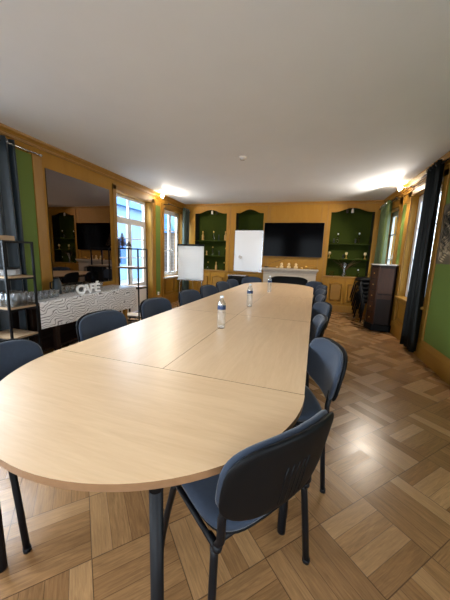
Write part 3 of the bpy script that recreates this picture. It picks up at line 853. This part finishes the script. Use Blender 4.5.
# glasses
def tumbler_mesh():
    return [(.001, 0), (.028, .0), (.033, .095), (.0305, .095), (.026, .008), (.001, .008)]
gl0 = None
def tumbler(x, y, z, label, group):
    global gl0
    if gl0 is None:
        gl0 = tag(MB().lathe(tumbler_mesh(), (0, 0, 0), 12).build('tumbler', 'thin', loc=(x, y, z)), label, 'glass', group); return gl0
    o = gl0.copy(); COL.objects.link(o); o.location = (x, y, z); tag(o, label, 'glass', group); return o
for j in range(2):
    for k in range(5):
        tumbler(-3.27 + .085 * j, 2.46 + .08 * k, BZ + .003, 'clear glass tumbler in the cluster at the near end of the bar table', 'tumblers at the near end of the bar table')
for j in range(2):
    for k in range(8):
        tumbler(-3.44 + .08 * j, 3.10 + .1 * k, BZ + .003, 'clear glass tumbler in the row along the mirror behind the letters', 'tumblers along the foot of the mirror')
def carafe(x, y, z, label):
    t = thing('carafe', label, 'carafe', (x, y, z), 0)
    MB().lathe([(.001, 0), (.055, .0), (.058, .02), (.05, .12), (.036, .18), (.042, .21), (.039, .21), (.033, .18), (.046, .12), (.053, .02), (.001, .012)], (0, 0, 0), 18).build('body', 'thin', t)
    carafe(-3.20, 2.93, BZ + .003, 'clear glass carafe standing left of the white letters')
t = thing('coffee_pot', 'dark blue insulated jug behind the glass carafe', 'jug', (-3.40, 2.98, BZ + .003))
MB().lathe([(.001, 0), (.06, 0), (.062, .03), (.055, .17), (.04, .2), (.042, .215), (.001, .22)], (0, 0, 0), 16).build('body', 'teal_satin', t)
MB().tube([(0, -.05, .18), (0, -.1, .17), (0, -.105, .1), (0, -.06, .05)], .009, 8).build('handle', 'shell', t); MB().lathe([(.035, .218), (.03, .235), (.001, .24)], (0, 0, 0), 12).build('lid', 'shell', t)

# black metal racks with wooden shelves
def rack(label, y0, y1, x0, x1, ztop, shelves, ext):
    t = thing('shelving_rack', label, 'shelving rack', ((x0 + x1) / 2, (y0 + y1) / 2, 0), 0, 'black metal racks at the ends of the bar table')
    hx, hy = (x1 - x0) / 2, (y1 - y0) / 2; w = .011
    for sx in (-1, 1):
        for sy in (-1, 1):
            q = MB(); q.box(sx * hx - w, sx * hx + w, sy * hy - w, sy * hy + w, 0, ztop); q.build('post', 'black_metal', t, bevel=.002)
    for z in [ztop - w, .06] + [zz - .028 for zz in shelves]:
        r_ = w * .9
        q = MB()
        for e in (-1, 1): q.box(-hx - r_, hx + r_, e * hy - r_, e * hy + r_, z - r_, z + r_); q.box(e * hx - r_, e * hx + r_, -hy, hy, z - r_, z + r_)
        q.build('rail', 'black_metal', t)
    MB().box(-hx + .01, hx - .01, -hy + .01, hy - .01, ztop - .006, ztop).build('top_plate', 'black_metal', t)
    for k, z in enumerate(shelves):
        a, b = ext[k]
        q = MB(); q.box(-hx + .012, hx + .0, -hy + .012 - a, hy - .012 + b, z - .02, z); q.build('shelf', 'shelf_wood', t, bevel=.002)
    return t
rack('black metal rack with wooden shelves at the near end of the bar table', 2.035, 2.345, -3.42, -3.0, 1.455, (.40, .735, 1.075), ((0, 0), (0, .035), (0, 0)))
rack('black metal rack with wooden shelves in front of the glazed door', 4.37, 4.66, -3.42, -3.0, 1.445, (.15, .72, 1.10), ((0, 0), (0, 0), (.10, 0)))
# plates stacked on the near rack
for k in range(5):
    pr = [(.001, .0), (.06, .0), (.115, .016), (.115, .019), (.06, .005), (.001, .005)]
    tag(MB().lathe(pr, (0, 0, 0), 28).build('plate', 'porcelain', loc=(-3.15, 2.16, 1.0765 + .0125 * k)), 'grey dinner plate in the stack on the near rack, %s' % ('lowest', 'second from below', 'middle one', 'second from above', 'topmost')[k], 'plate', 'stacked plates on the near rack')
tag(MB().lathe([(.001, .0), (.08, .0), (.125, .01), (.125, .014), (.001, .008)], (0, 0, 0), 28).build('tray', 'black_metal', loc=(-3.15, 2.16, 1.0765 + .0125 * 4 + .0195)), 'flat black round tray lying on the stacked plates', 'tray')
tall0 = None
for j in range(4):
    for k in range(4):
        loc = (-3.06 - .085 * j, 2.085 + .075 * k, .7355)
        lb, gp = 'tall clear drinking glass on the middle shelf of the near rack', 'tall glasses on the near rack'
        if tall0 is None:
            tall0 = tag(MB().lathe([(.001, 0), (.030, .0), (.034, .15), (.0315, .15), (.028, .012), (.001, .012)], (0, 0, 0), 12).build('highball_glass', 'thin', loc=loc), lb, 'glass', gp)
        else:
            o = tall0.copy(); COL.objects.link(o); o.location = loc
t = thing('wooden_crate', 'shallow pale wooden box on top of the near rack', 'box', (-3.14, 2.09, 1.4555))
m = MB(); m.box(-.12, .12, -.085, .085, 0, .012); m.box(-.12, .12, -.085, -.073, .012, .05); m.box(-.12, .12, .073, .085, .012, .05); m.box(-.12, -.108, -.073, .073, .012, .05); m.box(.108, .12, -.073, .073, .012, .05)
m.build('body', 'shelf_wood', t, bevel=.002)
# brown trees on the far rack
def twig_tree(x, y, z, h, label):
    t = thing('decorative_tree', label, 'decoration', (x, y, z), 0, 'brown table-top trees')
    MB().lathe([(.001, 0), (.03, 0), (.03, .012), (.01, .016), (.006, h * .95), (.001, h)], (0, 0, 0), 8).build('trunk', 'twig', t)
    m = MB(); rnd = random.Random(3)
    n = int(70 * h / .3)
    for k in range(n):
        f = k / n; zz = .05 + (h - .06) * f; L = .085 * h / .3 * (1 - f) + .008; a = k * 2.4
        m.tube([(0, 0, zz), (L * math.cos(a), L * math.sin(a), zz - .012 + rnd.uniform(-.006, .012))], .006 * (1 - f) + .003, 5, r2=.002)
        m.ball((L * math.cos(a), L * math.sin(a), zz - .01), .010 * (1 - .5 * f), 6)
    m.build('branches', 'twig', t)
twig_tree(-3.40, 4.46, 1.4455, .30, 'taller brown twig tree on top of the rack before the door')
twig_tree(-3.36, 4.60, 1.4455, .15, 'shorter brown twig tree on top of the rack before the door')

# ------------------------------------------------------------------ flip chart
t = thing('flip_chart', 'white flip chart on a tripod in front of the far left bookcase', 'flip chart', (-2.77, 6.25, 0), math.radians(4))
MB().box(-.335, .335, .0, .02, .74, 1.60).build('board', 'white_plastic', t, bevel=.003)
pad_ = MB().box(-.325, .325, -.014, -.001, .755, 1.575).build('paper_pad', 'paper', t)
m = MB()
for k in range(18): m.box(-.30, .30, -.0152, -.0142, .80 + .04 * k, .8025 + .04 * k)
m.build('ruled_lines', 'porcelain', pad_)
MB().box(-.345, .345, -.03, .022, 1.572, 1.615).build('clamp_bar', 'shell', t, bevel=.004)
MB().box(-.34, .34, -.05, .02, .715, .74).build('pen_tray', 'chrome', t, bevel=.004)
for sx in (-1, 1):
    q = MB(); q.tube([(sx * .29, .03, 1.55), (sx * .29, .03, .7), (sx * .315, -.06, 0)], .012, 8); q.build('leg', 'chrome', t)
q = MB(); q.tube([(0, .035, 1.4), (0, .3, 0)], .012, 8); q.build('leg', 'chrome', t)

# ------------------------------------------------------------------ right side: tall cabinet, stacked chairs, picture
t = thing('tall_cabinet', 'tall dark walnut cabinet with marble top in the right corner', 'cabinet', (1.475, 5.98, 0), math.radians(-6))
def octo(hx, hy, c): return [(-hx + c * .55, -hy), (hx - .04, -hy), (hx, -hy + .05), (hx, hy), (-hx, hy), (-hx, -hy + c)]
U = lambda u, v, z: (u, v, z)
MB().prism(octo(.205, .19, .2), U, .13, 1.285).build('body', 'dark_wood', t, bevel=.004)
MB().prism(octo(.22, .205, .2), U, 1.285, 1.308).build('marble_top', 'marble', t, bevel=.005)
MB().prism(octo(.23, .21, .19), U, 0, .13).build('plinth', 'shell', t, bevel=.015)
MB().box(-.085, .155, -.197, -.189, .74, 1.23).build('upper_panel', 'burl', t, bevel=.003)
MB().box(-.085, .155, -.197, -.189, .14, .62).build('lower_door', 'dark_wood', t, bevel=.003)
MB().box(-.09, .16, -.199, -.189, .64, .72).build('middle_rail', 'burl', t, bevel=.003)
# canted drawers
ax, ay, bx_, by_ = -.205, .01, -.205 + .11, -.19
L = math.hypot(bx_ - ax, by_ - ay); dx_, dy_ = (bx_ - ax) / L, (by_ - ay) / L; nx, ny = dy_, -dx_
if nx > 0: nx, ny = -nx, -ny
for k in range(5):
    z0, z1 = .15 + .22 * k, .15 + .22 * k + .2
    q = MB(); poly = [(.03, z0), (L - .03, z0), (L - .03, z1), (.03, z1)]
    q.prism(poly, lambda u, v, d: (ax + dx_ * u + nx * d, ay + dy_ * u + ny * d, v), -.002, .01)
    dr = q.build('drawer', 'burl', t, bevel=.003)
    q = MB(); cx, cy = ax + dx_ * L * .5 + nx * .018, ay + dy_ * L * .5 + ny * .018; q.ball((cx, cy, (z0 + z1) / 2), .011, 8); q.build('knob', 'gold', dr)
q = MB(); q.lathe([(.016, .12), (.018, .16), (.014, .2), (.014, 1.1), (.018, 1.2), (.016, 1.26)], (bx_ - .005, by_ + .0, 0), 10); q.build('pilaster', 'burl', t)

def stack_chair(label):
    t = thing('stacking_chair', label, 'chair', (0, 0, 0), 0, 'stacked black chairs by the cabinet')
    s = MB(); pad(s, .21, .21, .082, lambda u, v, h: (u, v, .452 + h - 1.2 * max(0, v - .1) ** 2 + .3 * u * u), 3.6); s.build('seat', 'shell', t)
    s = MB(); pad(s, .19, .15, .018, lambda u, v, h: (u, -.205 - v * .2 + .5 * u * u + h, .655 + v), 3.0); s.build('backrest', 'shell', t)
    for sx in (-1, 1):
        for sy in (-1, 1):
            q = MB(); q.tube([(sx * .225, sy * .225, 0), (sx * .195, sy * .165, .435)], .018, 8); q.build('leg', 'shell', t)
        q = MB(); q.tube([(sx * .175, -.16, .44), (sx * .175, -.20, .5), (sx * .17, -.21, .62)], .011, 6); q.build('back_upright', 'shell', t)
    return t
s0 = stack_chair('black stacking chair, lowest of the stack beside the walnut cabinet')
s0.location = (1.45, 6.72, 0); s0.rotation_euler = (0, 0, face(188))
for k in range(1, 6):
    o = dup(s0, (1.45 - .024 * k, 6.72, .096 * k), face(188 + (k % 3 - 1) * .6), 'black stacking chair in the stack beside the walnut cabinet, %s' % ('', 'second from the floor', 'third from the floor', 'third from the top', 'second from the top', 'topmost')[k])

t = thing('palm_picture', 'unframed botanical picture of palm leaves on the green right wall', 'picture', (XR - .006, 3.98, 1.74))
MB().box(-.024, 0, -.34, .34, -.38, .38).build('canvas', 'canvas', t, bevel=.002)
rr = random.Random(5)
def frond(mb, y, z, ang, L):
    d = Vector((0, math.cos(ang), math.sin(ang)))
    for k in range(9):
        f = .15 + k / 10; c = Vector((0, y, z)) + d * L * f
        for s in (-1, 1):
            a2 = ang + s * .9; l2 = L * .38 * (1 - f * .6)
            e = c + Vector((0, math.cos(a2), math.sin(a2))) * l2; p = Vector((0, -math.sin(a2), math.cos(a2))) * .012
            pts = [c, (c + e) / 2 + p, e, (c + e) / 2 - p]
            if any(abs(q.y) > .335 or abs(q.z) > .375 for q in pts): continue
            mb.prism([(q.y, q.z) for q in pts], lambda u, v, x: (x, u, v), -.0258, -.0242)
m = MB()
for y, z, a, L in ((.3, -.3, 1.9, .5), (.1, -.36, 1.4, .6), (-.2, -.3, 1.2, .6), (.32, .05, 2.2, .45), (.0, .0, .6, .4)): frond(m, y, z, a, L)
m.build('dark_fronds', 'leaf_dark', t)
m = MB()
for y, z, a, L in ((.33, -.05, 3.6, .4), (.15, .1, 2.5, .5), (-.1, -.1, 2.0, .5), (.3, .3, 3.9, .4), (.31, -.36, 2.5, .4)): frond(m, y, z, a, L)
m.build('pale_fronds', 'leaf_pale', t)

# wall socket, smoke detector
t = thing('wall_socket', 'small white socket at the foot of the narrow green strip', 'socket', (XL + .006, 5.99, .36))
MB().box(0, .012, -.035, .035, -.04, .04).build('plate', 'white_plastic', t, bevel=.004)
MB().lathe([(.02, 0), (.02, .003), (.001, .003)], (0, 0, 0), 12).build('outlet', 'porcelain', t, loc=(.012, 0, 0)).rotation_euler = (0, PI / 2, 0)
t = thing('smoke_detector', 'small white smoke detector on the ceiling', 'smoke detector', (-1.0, 4.06, H))
MB().lathe([(.055, 0), (.055, -.012), (.05, -.02)], (0, 0, 0), 20).build('base', 'white_plastic', t)
MB().lathe([(.042, -.018), (.038, -.038), (.001, -.04)], (0, 0, 0), 20).build('cover', 'porcelain', t)

# ceiling spot lamps near both walls
def wall_lamp(x, y, z, label, wx):
    t = thing('spot_lamp', label, 'lamp', (x, y, z))
    MB().tube([(wx - x, 0, .0), (0, 0, 0)], .008, 8).build('arm', 'white_plastic', t)
    MB().lathe([(.03, -.004), (.03, .004)], (0, 0, 0), 12).build('rosette', 'white_plastic', t, loc=(wx - x, 0, 0)).rotation_euler = (0, PI / 2, 0)
    MB().lathe([(.001, -.085), (.022, -.08), (.026, -.05), (.024, -.035)], (0, 0, 0), 12).build('socket', 'white_plastic', t)
    MB().ball((0, 0, -.005), .038, 12).build('bulb', 'bulb', t)
LX, LY, LZ = XL + .16, 5.95, 2.715
RX, RY, RZ = XR - .15, 5.92, 2.715
wall_lamp(LX, LY, LZ, 'glowing lamp high on the left wall between door and window', XL)
wall_lamp(RX, RY, RZ, 'glowing lamp high on the right wall above the corner', XR)

# ------------------------------------------------------------------ outdoors
struct(MB().box(-40, 30, -25, 45, -.5, -.3).build('ground_outside', 'paving'))
t = thing('neighbour_house', 'pale house with blue slate roof across the courtyard', 'house', (-10.5, 10, -.3))
MB().box(-4, 0, -5.5, 7, 0, 4.4).build('wall', 'render_wall', t)
m = MB(); m.prism([(.35, 4.25), (-2, 8.6), (-4.3, 4.25)], lambda u, v, tt: (u, tt, v), -5.8, 7.2); m.build('roof', 'slate', t)
for k in range(3):
    y = -4.2 + 3.4 * k
    q = MB().box(-.01, .03, y, y + .9, 1.0, 2.4).build('window', 'screen', t)
    for a in (y - .5, y + .95): MB().box(.0, .06, a, a + .45, .95, 2.45).build('shutter', 'shutter', t)
t = thing('stone_barn', 'brown stone outbuilding under a blue slate roof beyond the left windows', 'barn', (-9.2, 20.2, -.3))
MB().box(-2.5, 0, -2.6, 1.6, 0, 3.2).build('wall', 'brick', t)
m = MB(); m.prism([(.3, 3.1), (-1.2, 6.2), (-2.8, 3.1)], lambda u, v, tt: (u, tt, v), -2.8, 1.8); m.build('roof', 'slate', t)
# ------------------------------------------------------------------ light
w = bpy.data.worlds.new('daylight'); sc.world = w; w.use_nodes = True
nt = w.node_tree; bg = nt.nodes['Background']
tc = nt.nodes.new('ShaderNodeTexCoord'); sep = nt.nodes.new('ShaderNodeSeparateXYZ'); nt.links.new(tc.outputs['Generated'], sep.inputs[0])
ramp = nt.nodes.new('ShaderNodeValToRGB'); ramp.color_ramp.elements[0].color = (.84, .93, 1, 1); ramp.color_ramp.elements[1].color = (.62, .8, 1, 1)
nt.links.new(sep.outputs[2], ramp.inputs[0]); nt.links.new(ramp.outputs[0], bg.inputs[0]); bg.inputs[1].default_value = 4.5

def area(name, loc, size, direction, power, col, portal=False, spread=180):
    l = bpy.data.lights.new(name, 'AREA'); l.shape = 'RECTANGLE'; l.size, l.size_y = size; l.energy = power; l.color = col; l.spread = math.radians(spread)
    o = bpy.data.objects.new(name, l); COL.objects.link(o); o.location = loc
    o.rotation_euler = Vector(direction).to_track_quat('-Z', 'Y').to_euler()
    if portal: l.cycles.is_portal = True
    return o
DAY = (.80, .90, 1.0)
area('daylight_left_window', (XL - .2, 1.45, 1.6), (1.75, 1.35), (1, 0, -.8), 48, DAY, False, 115)
area('daylight_left_window', (XL - .2, -.8, 1.6), (1.75, 1.35), (1, 0, -.8), 34, DAY, False, 115)
area('daylight_rear_window', (-2.2, YF - .2, 1.55), (1.35, 1.85), (0, 1, -.15), 20, (.78, .89, 1), False, 150)
area('daylight_rear_window', (.3, YF - .2, 1.55), (1.35, 1.85), (0, 1, -.15), 20, (.78, .89, 1), False, 150)
area('portal_door', (XL - .19, 5.1, 1.5), (1.9, 1.15), (1, 0, 0), 1, DAY, True)
area('portal_window', (XL - .19, 6.8, 1.6), (1.7, 1.0), (1, 0, 0), 1, DAY, True)
area('portal_window', (XR + .19, 5.1, 1.6), (1.7, 1.1), (-1, 0, 0), 1, DAY, True)
area('sky_fill_door', (XL - 1.5, 5.1, 3.45), (1.8, 1.1), (1, 0, -.62), 230, DAY, False, 150)  # added fill lamp above the view through the door, brightens the far table
area('sky_fill_window', (XL - 1.5, 6.85, 3.45), (1.4, 1.1), (1, 0, -.62), 170, DAY, False, 150)  # second added fill lamp, unseen outside the far left window
def point(name, loc, power, col, r):
    l = bpy.data.lights.new(name, 'POINT'); l.energy = power; l.color = col; l.shadow_soft_size = r
    o = bpy.data.objects.new(name, l); COL.objects.link(o); o.location = loc; return o
WARM = (1.0, .88, .74)
point('lamp_glow_left', (LX + .05, LY, LZ - .02), 4, WARM, .04)
point('lamp_glow_right', (RX - .05, RY, RZ - .02), 4, WARM, .04)
def spot(name, loc, to, power, deg):
    l = bpy.data.lights.new(name, 'SPOT'); l.energy = power; l.color = WARM; l.spot_size = math.radians(deg); l.spot_blend = .25; l.shadow_soft_size = .03
    o = bpy.data.objects.new(name, l); COL.objects.link(o); o.location = loc; o.rotation_euler = (Vector(to) - Vector(loc)).to_track_quat('-Z', 'Y').to_euler(); return o
spot('lamp_beam_right', (RX - .04, RY, RZ), (1.0, 5.83, 2.79), 5, 50)
spot('lamp_flood_right', (RX - .05, RY, RZ - .03), (RX - 1.0, RY - .25, RZ - .7), 90, 170)
spot('lamp_flood_left', (LX + .05, LY, LZ - .03), (LX + 1.05, LY + .1, LZ - .6), 44, 170)
spot('lamp_beam_left', (LX + .04, LY, LZ), (-2.8, 6.05, 2.79), 2.5, 50)

# ------------------------------------------------------------------ camera
yaw, pitch, roll, f = 2.86152857e-01, -1.66598319e-01, 3.42513092e-02, 268.136
cz, sz, cx, sx = math.cos(yaw), math.sin(yaw), math.cos(pitch), math.sin(pitch)
fw = Vector((-sz * cx, cz * cx, sx)); rt = Vector((cz, sz, 0)); up = rt.cross(fw)
r2 = rt * math.cos(roll) + up * math.sin(roll); u2 = -rt * math.sin(roll) + up * math.cos(roll)
cam = bpy.data.cameras.new('camera'); co = bpy.data.objects.new('camera', cam); COL.objects.link(co)
mw = Matrix((( r2.x, u2.x, -fw.x, 0), (r2.y, u2.y, -fw.y, 0), (r2.z, u2.z, -fw.z, CAMZ), (0, 0, 0, 1)))
co.matrix_world = mw
cam.sensor_fit = 'VERTICAL'; cam.sensor_height = 36; cam.lens = f / 600 * 36; cam.clip_start = .02
sc.camera = co
sc.view_settings.view_transform = 'Standard'; sc.view_settings.look = 'None'
sc.view_settings.exposure = 0.72; sc.view_settings.gamma = 1; sc.view_settings.use_curve_mapping = False
try:
    sc.cycles.use_denoising = True; sc.cycles.max_bounces = 10; sc.cycles.diffuse_bounces = 5; sc.cycles.transmission_bounces = 10; sc.cycles.transparent_max_bounces = 12
    sc.cycles.sample_clamp_indirect = 6; sc.cycles.caustics_refractive = False; sc.cycles.caustics_reflective = False
except Exception: pass
